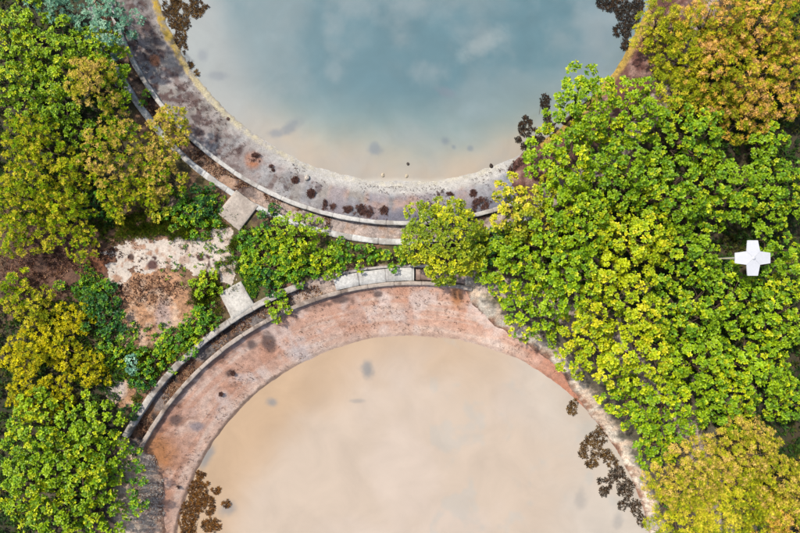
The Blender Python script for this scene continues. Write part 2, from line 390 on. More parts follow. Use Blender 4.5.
def water(name, c, r1, z, colf):
    nr = 190; nth = 1100
    rs = np.concatenate([[0.01], np.linspace(0.3, r1, nr)]); nr += 1
    th = np.linspace(0, 2 * math.pi, nth, endpoint=False)
    RR, TH = np.meshgrid(rs, th); X = c[0] + RR * np.cos(TH); Y = c[1] + RR * np.sin(TH)
    i = np.arange(nth)[:, None] * nr + np.arange(nr - 1)[None]; j = ((np.arange(nth) + 1) % nth)[:, None] * nr + np.arange(nr - 1)[None]
    F = np.stack([i, i + 1, j + 1, j], -1).reshape(-1, 4)
    o = mesh_np(name, np.stack([X, Y, 0 * X + z], -1).reshape(-1, 3), F, M_water, None, colf(RR, X, Y, z).reshape(-1, 3), smooth=True)
    return tag(o, kind='structure')
def uwcol(RR, X, Y, z):
    px, py = PX(X, Y, z); one = np.ones(X.shape + (3,))
    n = fbm(X * .13, Y * .13, 121, 6); n2 = fbm(X * .3 + 7, Y * .3, 122, 5); nf = fbm(X * 1.2, Y * 1.2, 123, 4)
    c = mixc(one * alb(114, 148, 162), alb(140, 162, 172), sstep(n, .36, .62))
    d = UW - RR + (n - .5) * 5
    sth = sstep(py, 60, 150)
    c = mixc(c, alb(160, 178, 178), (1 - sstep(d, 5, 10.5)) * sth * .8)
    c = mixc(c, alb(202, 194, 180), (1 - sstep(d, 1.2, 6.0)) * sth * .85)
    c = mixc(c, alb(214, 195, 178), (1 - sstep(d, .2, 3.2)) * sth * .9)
    wst = 1 - sstep(px, 215, 300)
    c = mixc(c, alb(180, 185, 189), (1 - sstep(d, 3, 8)) * wst * .8)
    est = sstep(px, 520, 600)
    c = mixc(c, alb(160, 176, 188), (1 - sstep(d, 2, 6)) * est * .7)
    c = mixc(c, alb(180, 188, 194), sstep(n2, .4, .85) * .4)  # faint cloud reflections painted into the water colour
    c = mixc(c, alb(190, 200, 204), blob(px, py, 482, 45, 20, 7, -30, .9, 124, 1.2) * .45)  # soft whitish cloud reflection, painted in
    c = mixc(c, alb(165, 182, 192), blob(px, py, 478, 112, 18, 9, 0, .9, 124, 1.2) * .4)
    for (a, b, rx, ry, rot) in ((203, 55, 5, 6, 0), (217, 76, 10, 4, 0), (291, 127, 11, 5, -35), (276, 133, 7, 4, 0), (375, 149, 6, 5, 0), (445, 141, 4, 4, 0), (470, 148, 3, 3, 0), (454, 147, 2, 2, 0), (445, 92, 9, 4, 20)):
        c = mixc(c, alb(140, 150, 166), blob(px, py, a, b, rx, ry, rot, .6, 125, 1.1) * .6)
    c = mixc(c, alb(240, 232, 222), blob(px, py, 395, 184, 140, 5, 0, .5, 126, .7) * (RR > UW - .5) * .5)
    return c
def lwcol(RR, X, Y, z):
    px, py = PX(X, Y, z); one = np.ones(X.shape + (3,))
    n = fbm(X * .14, Y * .14, 131, 6); n2 = fbm(X * .4 + 7, Y * .4, 132, 5)
    c = mixc(one * alb(229, 208, 192), alb(233, 213, 200), sstep(n, .36, .62))
    d = LW - RR + (n - .5) * 6
    c = mixc(c, alb(216, 178, 140), (1 - sstep(d, 1, 7)) * (1 - sstep(px, 260, 430)) * .7)
    c = mixc(c, alb(222, 190, 160), (1 - sstep(d, .5, 6)) * (1 - sstep(px, 430, 560)) * .7)
    c = mixc(c, alb(226, 214, 205), sstep(px + (n - .5) * 180, 480, 620) * .85)
    c = mixc(c, alb(205, 206, 205), sstep(n2, .56, .72) * .35 * (px > 430))
    for (a, b, rx, ry, rot, q) in ((206, 457, 6, 13, 25, .95), (272, 402, 6, 4, 0, .9), (367, 369, 6, 8, 0, .95), (228, 508, 9, 7, 0, .8), (358, 401, 7, 2, 0, .5), (580, 498, 6, 9, 0, .4), (618, 520, 5, 7, 0, .5)):
        c = mixc(c, alb(158, 158, 162), blob(px, py, a, b, rx, ry, rot, .6, 133, 1.1) * q * .85)
    return c
water('upper_water', UC, UW + .35, UZ, uwcol)
water('lower_water', LC, LW + .35, LZ, lwcol)

# ------------------------------------------------------------------ ring walls
def concol(X, Y, k, base, dark, seed):
    n = fbm(X * .9, Y * .9, seed, 5); return mixc(np.ones(X.shape + (3,)) * base, dark, sstep(n, .5, .68) * k)
def arcwall(name, c, r, width, a0, a1, ztop, zbot, label, cat='wall', base=alb(238, 232, 230), dark=alb(165, 150, 142), k=.6, seed=1, chip=.05, group=None, step=.07, parent=None):
    """a0,a1 degrees; a curved wall with chipped, slightly uneven edges and its own end faces"""
    n = max(3, int(abs(R(a1 - a0)) * r / step)); th = np.linspace(R(a0), R(a1), n)
    b = .03; ph_ = (th * r + seed * .37) % 2.7; jt = (ph_ < .075).astype(float)
    prof = [(-width / 2, zbot), (-width / 2, ztop - b), (-width / 2 + b, ztop), (-.12 * width, ztop + .004), (.12 * width, ztop + .004), (width / 2 - b, ztop), (width / 2, ztop - b), (width / 2, zbot)]
    V = []
    for q, (dr, z) in enumerate(prof):
        wob = (fbm(th * r * .9, np.full(n, q // 2 * 3.7), seed + 5, 4) - .5) * 2 * chip + (fbm(th * r * .12, np.zeros(n), seed + 8, 2) - .5) * .1
        rr = r + dr + wob
        zz = np.full(n, z) + (0 if z == zbot else 1) * (fbm(th * r * .5, np.full(n, 2.), seed + 9, 4) - .5) * .08
        if z != zbot: zz = zz - jt * .05; rr = rr - np.sign(dr) * jt * .03
        V.append(np.stack([c[0] + rr * np.cos(th), c[1] + rr * np.sin(th), zz], -1))
    V = np.stack(V, 1); m = len(prof); idx = np.arange(n * m).reshape(n, m)
    F = np.stack([idx[:-1, :-1], idx[1:, :-1], idx[1:, 1:], idx[:-1, 1:]], -1).reshape(-1, 4)
    e0 = [[idx[0, 0], idx[0, 1], idx[0, 6], idx[0, 7]], [idx[0, 1], idx[0, 2], idx[0, 5], idx[0, 6]], [idx[-1, 7], idx[-1, 6], idx[-1, 1], idx[-1, 0]], [idx[-1, 6], idx[-1, 5], idx[-1, 2], idx[-1, 1]]]
    F = np.vstack([F, e0]); Vf = V.reshape(-1, 3)
    col = concol(Vf[:, 0], Vf[:, 1], k, base, dark, seed + 20)
    col = mixc(col, dark * .45, np.repeat(jt, m) * .5)
    o = mesh_np(name, Vf, F, M_conc, parent, col)
    if label: tag(o, label, cat, group)
    return o
def ang(px, py, c):
    x, y, _ = W(px, py); return math.degrees(math.atan2(y - c[1], x - c[0]))
a_l = -180 - 40
arcwall('basin_wall', UC, UR, .42, ang(112, 15, UC) - 24, ang(521, 203, UC), .12, -1.2,
        'thin pale concrete ring wall directly round the blue upper basin', seed=201)
arcwall('channel_wall', UC, UO, .58, ang(112, 60, UC) - 10, ang(535, 213, UC), .08, -1.0,
        'outer pale concrete kerb of the channel round the blue upper basin', seed=211, base=alb(246, 243, 243))
arcwall('basin_wall', LC, LR, .40, ang(139, 449, LC), ang(472, 289, LC), .12, -1.2,
        'thin weathered ring wall directly round the pink slope of the lower basin', seed=221, base=alb(214, 196, 186), dark=alb(120, 96, 84), k=.7)
arcwall('channel_wall', LC, LO, .62, ang(126, 437, LC), ang(303, 284, LC), .16, -1.0,
        'outer grey streaked kerb of the channel on the left of the lower basin', seed=231, base=alb(222, 212, 206), dark=alb(130, 112, 100), k=.75)
arcwall('channel_wall', LC, LO - .1, .26, ang(336, 276, LC), ang(470, 279, LC), .2, -1.0,
        'short pale kerb behind the white channel cover above the lower basin', seed=241, base=alb(220, 208, 204))
arcwall('channel_cover', LC, LR + .94, 1.35, ang(334, 281, LC), ang(414, 275, LC), .05, -.35,
        'white curved cover slab bridging the channel at the top of the lower basin', 'slab', base=alb(242, 238, 238), dark=alb(150, 135, 130), k=.35, seed=251, chip=.03)
arcwall('channel_cover', LC, LR + .85, 1.1, ang(416, 275, LC), ang(468, 284, LC), -.1, -.45,
        'pinkish stained cover slab partly under the small round tree', 'slab', base=alb(214, 184, 172), dark=alb(130, 95, 85), k=.6, seed=261, chip=.06)
arcwall('broken_wall', LC, LO + .5, .4, ang(112, 478, LC), ang(119, 462, LC), .2, -.5,
        'short grey broken stub of wall under the leaves at lower left', 'wall', seed=271, base=alb(190, 190, 190), dark=alb(90, 90, 90), chip=.12)
arcwall('broken_wall', UC, UO + .55, .5, ang(117, 74, UC), ang(124, 84, UC), .2, -.5,
        'short thick pale wall end among leaves at upper left', 'wall', seed=281, base=alb(215, 215, 215), chip=.1)
# rubble block ruins in the channel right part
def slabmesh(name, pts, ztop, thick, label, seed, base, dark=alb(170, 150, 140)):
    P = [np.array(W(a, b, ztop)[:2]) for a, b in pts]
    n = 24; out = []
    for q in range(4):
        a = P[q]; b = P[(q + 1) % 4]
        for t in np.linspace(0, 1, n, endpoint=False):
            p = a + (b - a) * t; j = (vnoise(p[0] * 3, p[1] * 3, seed) - .5) * .05; out.append(p + j)
    out = np.array(out); m = len(out); cen = out.mean(0)
    rings = []
    for f, z in ((1, ztop - thick), (1, ztop - .03), (.985, ztop), (.75, ztop + .004), (.5, ztop + .006), (.25, ztop + .004)):
        rings.append(np.c_[cen + (out - cen) * f, np.full(m, z)])
    V = np.vstack(rings + [np.array([[*cen, ztop + .004]])])
    F = []
    for k in range(5):
        for i in range(m): F.append([k * m + i, k * m + (i + 1) % m, (k + 1) * m + (i + 1) % m, (k + 1) * m + i])
    for i in range(0, m, 2): F.append([5 * m + i, 5 * m + (i + 1) % m, 5 * m + (i + 2) % m, 6 * m])
    return tag(mesh_np(name, V, np.array(F), M_conc, None, concol(V[:, 0], V[:, 1], .35, base, dark, seed)), label, 'slab')
slabmesh('concrete_slab', [(217, 213), (239, 231), (258, 206), (236, 190)], .14, .35,
         'square beige concrete slab beside the upper channel', 301, alb(222, 206, 196))
slabmesh('concrete_slab', [(219, 293), (232, 320), (254, 305), (241, 281)], .18, .35,
         'square off-white concrete slab beside the lower channel', 302, alb(238, 230, 224))

# ------------------------------------------------------------------ leaves, crowns and trees
rng = np.random.default_rng(7)
def unit(v): return v / (np.linalg.norm(v, axis=-1, keepdims=True) + 1e-9)
def rosettes(P, Nn, nleaf, length, width, lift, cols, droop=.25, jit=.25, tonej=.12, blunt=False):
    """P, Nn (n,3); cols (n,3). A whorl of folded leaves round each point."""
    n = len(P)
    up = unit(Nn); a = unit(np.cross(up, rng.normal(size=(n, 3)))); b = np.cross(up, a)
    ph = rng.uniform(0, 6.283, (n, 1)) + np.arange(nleaf)[None] * 2.39996 + rng.normal(0, .2, (n, nleaf))
    el = np.clip(lift + rng.normal(0, jit, (n, nleaf)) + np.linspace(.9, -.15, nleaf)[None] * .7, -0.6, 1.4)
    L = length * rng.uniform(.65, 1.15, (n, nleaf)) * rng.uniform(.8, 1.2, (n, 1))
    d = (np.cos(ph)[..., None] * a[:, None] + np.sin(ph)[..., None] * b[:, None]) * np.cos(el)[..., None] + up[:, None] * np.sin(el)[..., None]
    s = unit(np.cross(d, up[:, None] + 0 * d)); nrm = np.cross(s, d)
    wv = (width * L / length)[..., None]; Lb = L[..., None]
    base = P[:, None] + d * Lb * .08
    mid = base + d * Lb * .5 + nrm * Lb * .03
    tip = base + d * Lb - nrm * Lb * droop
    l_ = base + d * Lb * .48 + s * wv * .5 + nrm * wv * .15; r_ = base + d * Lb * .48 - s * wv * .5 + nrm * wv * .15
    hx = .82 if blunt else .96
    l2 = base + d * Lb * hx + s * wv * (.36 if blunt else .12) - nrm * Lb * droop * .5; r2 = base + d * Lb * hx - s * wv * (.36 if blunt else .12) - nrm * Lb * droop * .5
    V = np.stack([base, mid, tip, l_, r_, l2, r2], 2).reshape(-1, 3)
    k = n * nleaf; o = (np.arange(k) * 7)[:, None]
    F = np.concatenate([o + np.array([[0, 4, 1]]), o + np.array([[0, 1, 3]]), o + np.array([[1, 4, 6]]), o + np.array([[1, 5, 3]]), o + np.array([[1, 6, 2]]), o + np.array([[1, 2, 5]])])
    cc = cols[:, None] * (1 + rng.normal(0, tonej, (n, nleaf, 1))) 
    cc = np.repeat(np.clip(cc, .002, 1).reshape(-1, 1, 3), 7, 1).reshape(-1, 3)
    return V, F, cc
def join(parts):
    Vs, Fs, Cs = [], [], []; o = 0
    for V, F, c in parts:
        Vs.append(V); Fs.append(F + o); Cs.append(c); o += len(V)
    return np.vstack(Vs), np.vstack(Fs), np.vstack(Cs)
def tube(pts, rad, seg=6):
    pts = np.array(pts, float); n = len(pts); rad = np.array(rad)
    t = unit(np.gradient(pts, axis=0)); ref = np.where(np.abs(t[:, 2:3]) > .9, np.array([[1., 0, 0]]), np.array([[0., 0, 1]]))
    a = unit(np.cross(t, ref)); b = np.cross(t, a); ph = np.linspace(0, 2 * math.pi, seg, endpoint=False)
    V = (pts[:, None] + rad[:, None, None] * (np.cos(ph)[None, :, None] * a[:, None] + np.sin(ph)[None, :, None] * b[:, None])).reshape(-1, 3)
    F = []
    for i in range(n - 1):
        for j in range(seg):
            p, q = i * seg + j, i * seg + (j + 1) % seg; F.append([p, q, q + seg]); F.append([p, q + seg, p + seg])
    for j in range(1, seg - 1): F.append([0, j + 1, j]); e = (n - 1) * seg; F.append([e, e + j, e + j + 1])
    return V, np.array(F), np.zeros((len(V), 3))
def limb(a, b, r0, r1, bend=.15, n=6, seg=6):
    a = np.array(a, float); b = np.array(b, float); L = np.linalg.norm(b - a)
    t = np.linspace(0, 1, n)[:, None]; off = rng.normal(0, bend * L, 3); off[2] = abs(off[2]) * .5
    return tube(a + (b - a) * t + off * np.sin(t * math.pi) * .5, np.linspace(r0, r1, n), seg)
def sample_min(P, dmin):
    """thin a random point set to a minimum distance"""
    cell = {}; keep = []
    for i, p in enumerate(P):
        k = (int(p[0] // dmin), int(p[1] // dmin), int(p[2] // dmin)); ok = True
        for dx in (-1, 0, 1):
            for dy in (-1, 0, 1):
                for dz in (-1, 0, 1):
                    for q in cell.get((k[0] + dx, k[1] + dy, k[2] + dz), ()):
                        if (p[0] - q[0]) ** 2 + (p[1] - q[1]) ** 2 + (p[2] - q[2]) ** 2 < dmin * dmin: ok = False; break
                    if not ok: break
                if not ok: break
            if not ok: break
        if ok: cell.setdefault(k, []).append(p); keep.append(i)
    return np.array(keep)
PAL = {  # leaf colours: palette of (weight, rgb as the sunlit leaf looks)
 'lime':   [(.5, (150, 178, 14)), (.3, (116, 152, 18)), (.2, (190, 198, 20))],
 'green':  [(.5, (132, 164, 16)), (.3, (98, 138, 20)), (.2, (172, 186, 20))],
 'yellow': [(.45, (182, 192, 16)), (.35, (150, 172, 18)), (.2, (206, 200, 30))],
 'ochre':  [(.25, (150, 154, 34)), (.15, (200, 178, 44)), (.35, (216, 172, 72)), (.25, (226, 178, 108))],
 'olive':  [(.35, (140, 152, 26)), (.35, (184, 184, 30)), (.3, (210, 196, 56))],
 'sandy':  [(.3, (176, 172, 40)), (.4, (206, 182, 76)), (.3, (216, 184, 100))],
 'roundy': [(.4, (124, 146, 22)), (.42, (164, 174, 24)), (.18, (200, 198, 26))],
 'gold':   [(.25, (158, 156, 22)), (.25, (196, 180, 20)), (.5, (216, 204, 24))],
 'teal':   [(.5, (136, 184, 156)), (.25, (96, 146, 120)), (.25, (170, 206, 180))],
 'fresh':  [(.4, (96, 148, 28)), (.35, (70, 120, 30)), (.25, (150, 180, 28))],
 'dark':   [(.5, (52, 104, 44)), (.3, (40, 84, 40)), (.2, (90, 130, 36))],
}
LEAFK = 2.05
def palcols(pal, n, P):
    w_ = np.array([a for a, _ in PAL[pal]]); c = np.array([alb(*q) for _, q in PAL[pal]])
    u = np.clip(fbm(P[:, 0] * .55, P[:, 1] * .55, 401, 3) * 1.6 - .3, 0, 1) * .5 + rng.uniform(0, 1, n) * .5
    u = np.argsort(np.argsort(u)) / max(1, n)
    i = np.searchsorted(np.cumsum(w_), u).clip(0, len(w_) - 1)
    return c[i] * LEAFK * rng.uniform(.85, 1.15, (n, 1))
STYLE = {  # spacing, leaves, length, width, lift, droop, material, under-layer share
 'broad':   dict(sp=.36, nl=10, L=.265, w=.15, lift=.42, droop=.2, m=M_leaf),
 'medium':  dict(sp=.34, nl=10, L=.25, w=.12, lift=.4, droop=.18, m=M_leaf),
 'fine':    dict(sp=.29, nl=13, L=.235, w=.075, lift=.45, droop=.25, m=M_feather),
 'feather': dict(sp=.30, nl=14, L=.25, w=.06, lift=.40, droop=.35, m=M_feather),
 'small':   dict(sp=.31, nl=9, L=.23, w=.11, lift=.4, droop=.15, m=M_leaf),
}
def crown_points(cx, cy, rad, zt, zb, lobes, sp, dens=1.0, flat=.62, pull=.38, fat=1.0):
    pts, nrm = [], []
    lo = []
    gold = 2.39996
    for i in range(lobes):
        f = math.sqrt((i + .4) / lobes); a = i * gold + rng.uniform(-.4, .4)
        lr = fat * rad * rng.uniform(.27, .42) * (1.1 if lobes > 4 else 1.35)
        d = f * (rad - lr * .75)
        top = zt - (zt - zb) * .62 * f ** 2.2 * rng.uniform(.6, 1.3) - rng.uniform(0, .2) * (zt - zb)
        lo.append((cx + d * math.cos(a), cy + d * math.sin(a), top - lr * flat, lr))
    for (lx, ly, lz, lr) in lo:
        m = int(9 * (lr / sp) ** 2 * 2.2) + 8
        v = unit(rng.normal(size=(m, 3))); v = v[v[:, 2] > -.25]
        sh = rng.choice([1.0, .72, .88], len(v), p=[.62, .18, .2]) * rng.uniform(.93, 1.06, len(v))
        p = np.array([lx, ly, lz]) + v * np.array([lr, lr, lr * flat]) * sh[:, None]
        pts.append(p); nrm.append(v)
    P = np.vstack(pts); N = np.vstack(nrm)
    # drop points buried well inside another lobe
    keepm = np.ones(len(P), bool)
    for (lx, ly, lz, lr) in lo:
        q = (P - np.array([lx, ly, lz])) / np.array([lr, lr, lr * flat]); keepm &= ~(np.linalg.norm(q, axis=1) < .62)
    P = P[keepm]; N = N[keepm]
    o = rng.permutation(len(P)); P = P[o]; N = N[o]
    kc = sample_min(P, sp * 3.3); Cn = P[kc]
    dd = ((P[:, None] - Cn[None]) ** 2).sum(2); ix = dd.argmin(1); dist = np.sqrt(dd.min(1)); ts = sp * 2.1
    jmp = rng.normal(0, .16 * ts, len(Cn))[ix] + .30 * ts * (1 - np.clip(dist / ts, 0, 1.3) ** 2)
    P = P + (Cn[ix] - P) * pull + N * jmp[:, None] * 1.35
    k = sample_min(P, sp * .74); P, N = P[k], N[k]
    if dens < 1: q = rng.uniform(size=len(P)) < dens; P, N = P[q], N[q]
    return P, N, lo
GROW = {'broad-leaved trees of the right-hand thicket': 1.05, 'feathery ochre trees': 1.12, 'broad-leaved trees at the lower left': 1.02, 'yellow-green trees at the left': 1.08}
def tree(name, px, py, rpx, zt, pal, style, label, cat='tree', lobes=7, group=None, dens=1.0, zb=None, visible_limbs=False, pal2=None, flat=.62, pull=.38, fat=1.0):
    st = STYLE[style]
    zb = zt * .35 if zb is None else zb
    zr = zt - .25 * (zt - zb)
    cx, cy, _ = W(px, py, zr); rad = rpx * GROW.get(group, 1.0) * .1 * (CAMZ - zr) / CAMZ
    g0 = float(ground_h(np.array([cx]), np.array([cy]))[0]); g0 = max(g0, -1.4)
    P, N, lo = crown_points(0, 0, rad, zt, zb, lobes, st['sp'], dens, flat, pull, fat)
    root = empty(name, (cx, cy, g0), label, cat, group); dzz = -g0
    P = P + np.array([0, 0, dzz])
    up = unit(N * .55 + np.array([0, 0, .75]) + rng.normal(0, .22, N.shape))
    cols = palcols(pal, len(P), P + np.array([cx, cy, 0]))
    if pal2: q = rng.uniform(size=len(P)) < .3; cols[q] = palcols(pal2, q.sum(), P[q] + np.array([cx, cy, 0]))
    # length is shared over the parts: top-level whorls, plus a few fillers deeper down
    A = rosettes(P, up, st['nl'], st['L'], st['w'], st['lift'], cols, st['droop'], blunt=style in ('broad', 'medium', 'small'))
    mesh_np('crown' if cat == 'tree' else 'foliage', A[0], A[1], st['m'], root, A[2])
    tr = []
    th = max(.35, (zt - zb) * .2 + zb * .6) + dzz
    tr0 = .035 * rad + .03
    tr.append(limb((0, 0, -.3), (rng.normal(0, .15), rng.normal(0, .15), th), tr0 * 1.6, tr0, .06, 6, 8))
    for (lx, ly, lz, lr) in lo:
        lz += dzz
        tr.append(limb((0, 0, th * .85), (lx, ly, lz), tr0 * .75, tr0 * .25, .1))
        for _ in range(4 if visible_limbs else 3):
            v = unit(rng.normal(size=3) + np.array([0, 0, .8])); v = np.array(v)
            tr.append(limb((lx, ly, lz), np.array([lx, ly, lz]) + v * lr * np.array([.9, .9, flat * .9]), tr0 * .25, tr0 * .08, .1, 4, 4))
    Vt, Ft, _c = join(tr); mesh_np('trunk' if cat == 'tree' else 'stem', Vt, Ft, M_bark, root, None, smooth=True)
    return root

RT = 'broad-leaved trees of the right-hand thicket'
LT = 'broad-leaved trees at the lower left'
big = [  # px, py, r, top, palette, label
 (585, 103, 42, 6.0, 'lime', 'lime green broad-leaved tree hanging over the right shore of the blue basin'),
 (641, 112, 40, 6.4, 'lime', 'lime broad-leaved tree just below the bare red bank of the upper basin'),
 (699, 138, 42, 6.2, 'green', 'green broad-leaved tree touching the lower edge of the ochre feathery trees'),
 (566, 165, 40, 5.6, 'lime', 'yellow-green broad-leaved tree right of the brown bank where the upper ring wall ends'),
 (622, 172, 42, 6.6, 'green', 'mid green broad-leaved tree second inland from the end of the upper ring wall'),
 (678, 195, 44, 6.6, 'green', 'deep green broad-leaved tree up and to the left of the white cross'),
 (733, 190, 38, 6.0, 'green', 'green broad-leaved tree directly above the white cross'),
 (786, 190, 36, 6.0, 'green', 'green broad-leaved tree at the right picture edge above the cross, by a dark gap'),
 (527, 205, 36, 5.0, 'olive', 'yellowish broad-leaved tree spreading over the right end of the upper ring walls'),
 (580, 222, 42, 6.4, 'lime', 'lime broad-leaved tree one crown inland from the right end of the channel walls'),
 (640, 246, 42, 6.8, 'yellow', 'yellow topped broad-leaved tree in the middle of the thicket, upper of the yellow pair'),
 (699, 252, 36, 5.8, 'green', 'green broad-leaved tree under the thin rod of the white cross'),
 (786, 262, 34, 5.6, 'green', 'green broad-leaved tree just right of the white cross'),
 (520, 262, 38, 4.0, 'lime', 'lime broad-leaved tree at the left tip of the thicket beside the dark shrub'),
 (578, 280, 40, 6.0, 'lime', 'lime broad-leaved tree between the left tip of the thicket and the yellow trees'),
 (632, 304, 46, 6.8, 'yellow', 'bright yellow broad-leaved tree, the yellowest and widest crown of the thicket'),
 (694, 316, 38, 6.0, 'green', 'green broad-leaved tree lower left of the cross, right of the yellowest crown'),
 (744, 302, 36, 5.8, 'green', 'green broad-leaved tree directly below the white cross'),
 (792, 322, 36, 5.8, 'lime', 'lime broad-leaved tree at the right picture edge below the cross'),
 (533, 308, 30, 2.8, 'lime', 'lime broad-leaved tree leaning over the white sand right of the lower ring wall end'),
 (592, 344, 34, 3.4, 'yellow', 'yellow-green broad-leaved tree above the widest strip of white shore sand'),
 (648, 362, 42, 6.4, 'yellow', 'yellowish broad-leaved tree directly below the yellowest crown'),
 (706, 366, 40, 6.2, 'lime', 'lime broad-leaved tree in the lower thicket, two crowns below the cross'),
 (764, 372, 42, 6.4, 'lime', 'lime broad-leaved tree two crowns below the cross near the right picture edge'),
 (633, 404, 30, 3.0, 'lime', 'lime broad-leaved tree on the shore of the lower basin below the white sand strip'),
 (676, 414, 38, 5.8, 'lime', 'lime broad-leaved tree touching the upper left of the lower ochre trees'),
 (657, 447, 25, 2.8, 'green', 'small green broad-leaved tree lowest of the thicket on the lower basin shore'),
 (772, 142, 24, 4.6, 'green', 'small green broad-leaved tree in the dark gap under the right-hand ochre tree'),
 (792, 404, 24, 4.8, 'green', 'small green broad-leaved tree at the right edge above the lower dark gap'),
 (736, 408, 26, 5.0, 'green', 'small green broad-leaved tree above the lower ochre feathery trees'),
]
for i, (px, py, r, zt, pal, lab) in enumerate(big):
    tree('broadleaf_tree', px, py, r, zt + (.7 if i % 3 == 0 else -.4 if i % 3 == 1 else 0) * (zt > 5), pal, 'broad', lab, lobes=8, group=RT, pal2='green' if pal == 'lime' else None)
leftbig = [
 (30, 436, 40, 5.0, 'lime', 'lime broad-leaved tree just below the golden bushes at the left picture edge'),
 (82, 433, 37, 4.2, 'lime', 'lime broad-leaved tree right below the small reddish bare patch at lower left'),
 (20, 492, 38, 5.0, 'lime', 'lime broad-leaved tree filling the left picture edge near the bottom'),
 (68, 482, 40, 4.6, 'lime', 'lime broad-leaved tree in the middle of the lower left thicket'),
 (98, 464, 28, 2.8, 'lime', 'lime broad-leaved tree beside the end of the lower channel kerb'),
 (48, 530, 38, 5.0, 'lime', 'lime broad-leaved tree cut by the bottom of the picture at lower left'),
 (86, 522, 32, 2.8, 'lime', 'lime broad-leaved tree next to the pebbly bank in the bottom left corner'),
]
for (px, py, r, zt, pal, lab) in leftbig:
    tree('broadleaf_tree', px, py, r, zt, pal, 'broad', lab, lobes=7, group=LT, pal2='green')
OT = 'feathery ochre trees'
for (px, py, r, zt, pal, lab) in [
 (722, 22, 36, 6.0, 'ochre', 'ochre feathery tree at the top edge, left of the two palest crowns'),
 (776, 22, 38, 6.4, 'ochre', 'ochre feathery tree in the top right corner'),
 (742, 72, 40, 6.4, 'ochre', 'pale ochre feathery tree above the green thicket at upper right'),
 (793, 80, 34, 5.8, 'ochre', 'ochre feathery tree at the right edge below the corner tree'),
 (692, 56, 28, 4.6, 'olive', 'olive yellow feathery tree right of the red bare bank'),
 (664, 22, 26, 4.0, 'olive', 'small yellow feathery tree beside the top right shore of the blue basin'),
 (690, 92, 26, 4.6, 'olive', 'small olive feathery tree below the red bare bank'),
 (748, 108, 28, 5.0, 'ochre', 'small orange tinted feathery tree touching the top of the green thicket'),
 (696, 482, 38, 5.6, 'sandy', 'ochre feathery tree nearest the lower basin at bottom right'),
 (750, 456, 38, 5.8, 'sandy', 'ochre feathery tree topmost of the bottom right clump'),
 (795, 492, 36, 5.6, 'sandy', 'ochre feathery tree at the right edge of the bottom right clump'),
 (742, 508, 38, 5.6, 'olive', 'olive feathery tree in the middle of the bottom right clump'),
 (688, 528, 30, 4.8, 'olive', 'small olive feathery tree at the bottom edge beside the shore'),
 (790, 532, 30, 5.2, 'ochre', 'ochre feathery tree in the bottom right corner')]:
    tree('feathery_tree', px, py, r, zt, pal, 'feather', lab, lobes=14, group=OT, pal2='olive')
YT = 'yellow-green trees at the left'
for (px, py, r, zt, pal, sty, lab) in [
 (16, 28, 34, 5.4, 'lime', 'medium', 'lime small-leaved tree in the top left corner'),
 (54, 52, 36, 5.8, 'lime', 'medium', 'lime small-leaved tree below the blue-green tree at upper left'),
 (14, 84, 32, 5.0, 'lime', 'medium', 'lime small-leaved tree at the left edge, second from the top'),
 (96, 48, 28, 4.8, 'lime', 'medium', 'lime tree close to the outer kerb at the top left'),
 (50, 100, 26, 4.4, 'green', 'medium', 'green tree left of the sandy ochre tree at upper left'),
 (76, 130, 17, 2.8, 'green', 'medium', 'small green tree low in the dark gap between lime and olive crowns'),
 (112, 84, 22, 3.6, 'lime', 'medium', 'small lime tree leaning on the upper channel kerb'),
 (112, 148, 40, 5.2, 'sandy', 'fine', 'wide olive yellow tree beside the upper channel, largest crown on the left'),
 (156, 168, 28, 3.8, 'sandy', 'fine', 'small olive tree against the outer kerb above the green shrubs'),
 (68, 168, 24, 4.2, 'olive', 'fine', 'small olive tree left of the widest olive crown'),
 (26, 140, 34, 5.0, 'olive', 'fine', 'olive yellow tree at the left edge level with the widest olive crown'),
 (18, 196, 34, 5.0, 'olive', 'fine', 'olive yellow tree at the left edge just above the brown bare ground'),
 (58, 206, 26, 4.4, 'olive', 'fine', 'olive tree between the left edge and the dark green bush'),
 (112, 200, 20, 3.4, 'olive', 'fine', 'small yellow-green tree just above the white sandy path'),
 (42, 232, 20, 3.4, 'olive', 'fine', 'small olive tree lowest above the dark brown ground'),
 (12, 236, 22, 3.6, 'olive', 'fine', 'olive tree at the left edge lowest above the dark brown soil'),
 (136, 186, 20, 3.2, 'olive', 'fine', 'small olive tree between the widest olive crown and the green shrubs'),
 (80, 242, 17, 2.8, 'olive', 'fine', 'small thin olive tree left of the white path on brown soil')]:
    tree('small_leaved_tree', px, py, r, zt, pal, sty, lab, lobes=8, group=YT, pal2='lime' if pal == 'olive' else 'green')
tree('sparse_tree', 84, 78, 31, 7.0, 'sandy', 'fine', 'sandy ochre tree standing out above lime trees at upper left', lobes=7, dens=.9, visible_limbs=True, fat=1.1)
tree('sparse_tree', 167, 125, 23, 4.2, 'sandy', 'fine', 'small ochre tree growing across both upper channel walls', lobes=7, fat=1.2, pull=.25, pal2='olive')
tree('blue_green_tree', 102, 11, 38, 5.8, 'teal', 'fine', 'pale blue-green tree at the top beside the basin wall', lobes=8)
tree('blue_green_tree', 50, -5, 28, 5.0, 'teal', 'fine', 'pale blue-green tree cut by the top edge at the left', lobes=6)
tree('round_tree', 446, 241, 45, 5.0, 'roundy', 'medium', 'round yellow-green tree standing across the channel between the two basins', lobes=15, zb=1.6, flat=.8, pull=.22, fat=1.22)
GB = 'golden bushes at the left edge'
GROW[GB] = 1.3
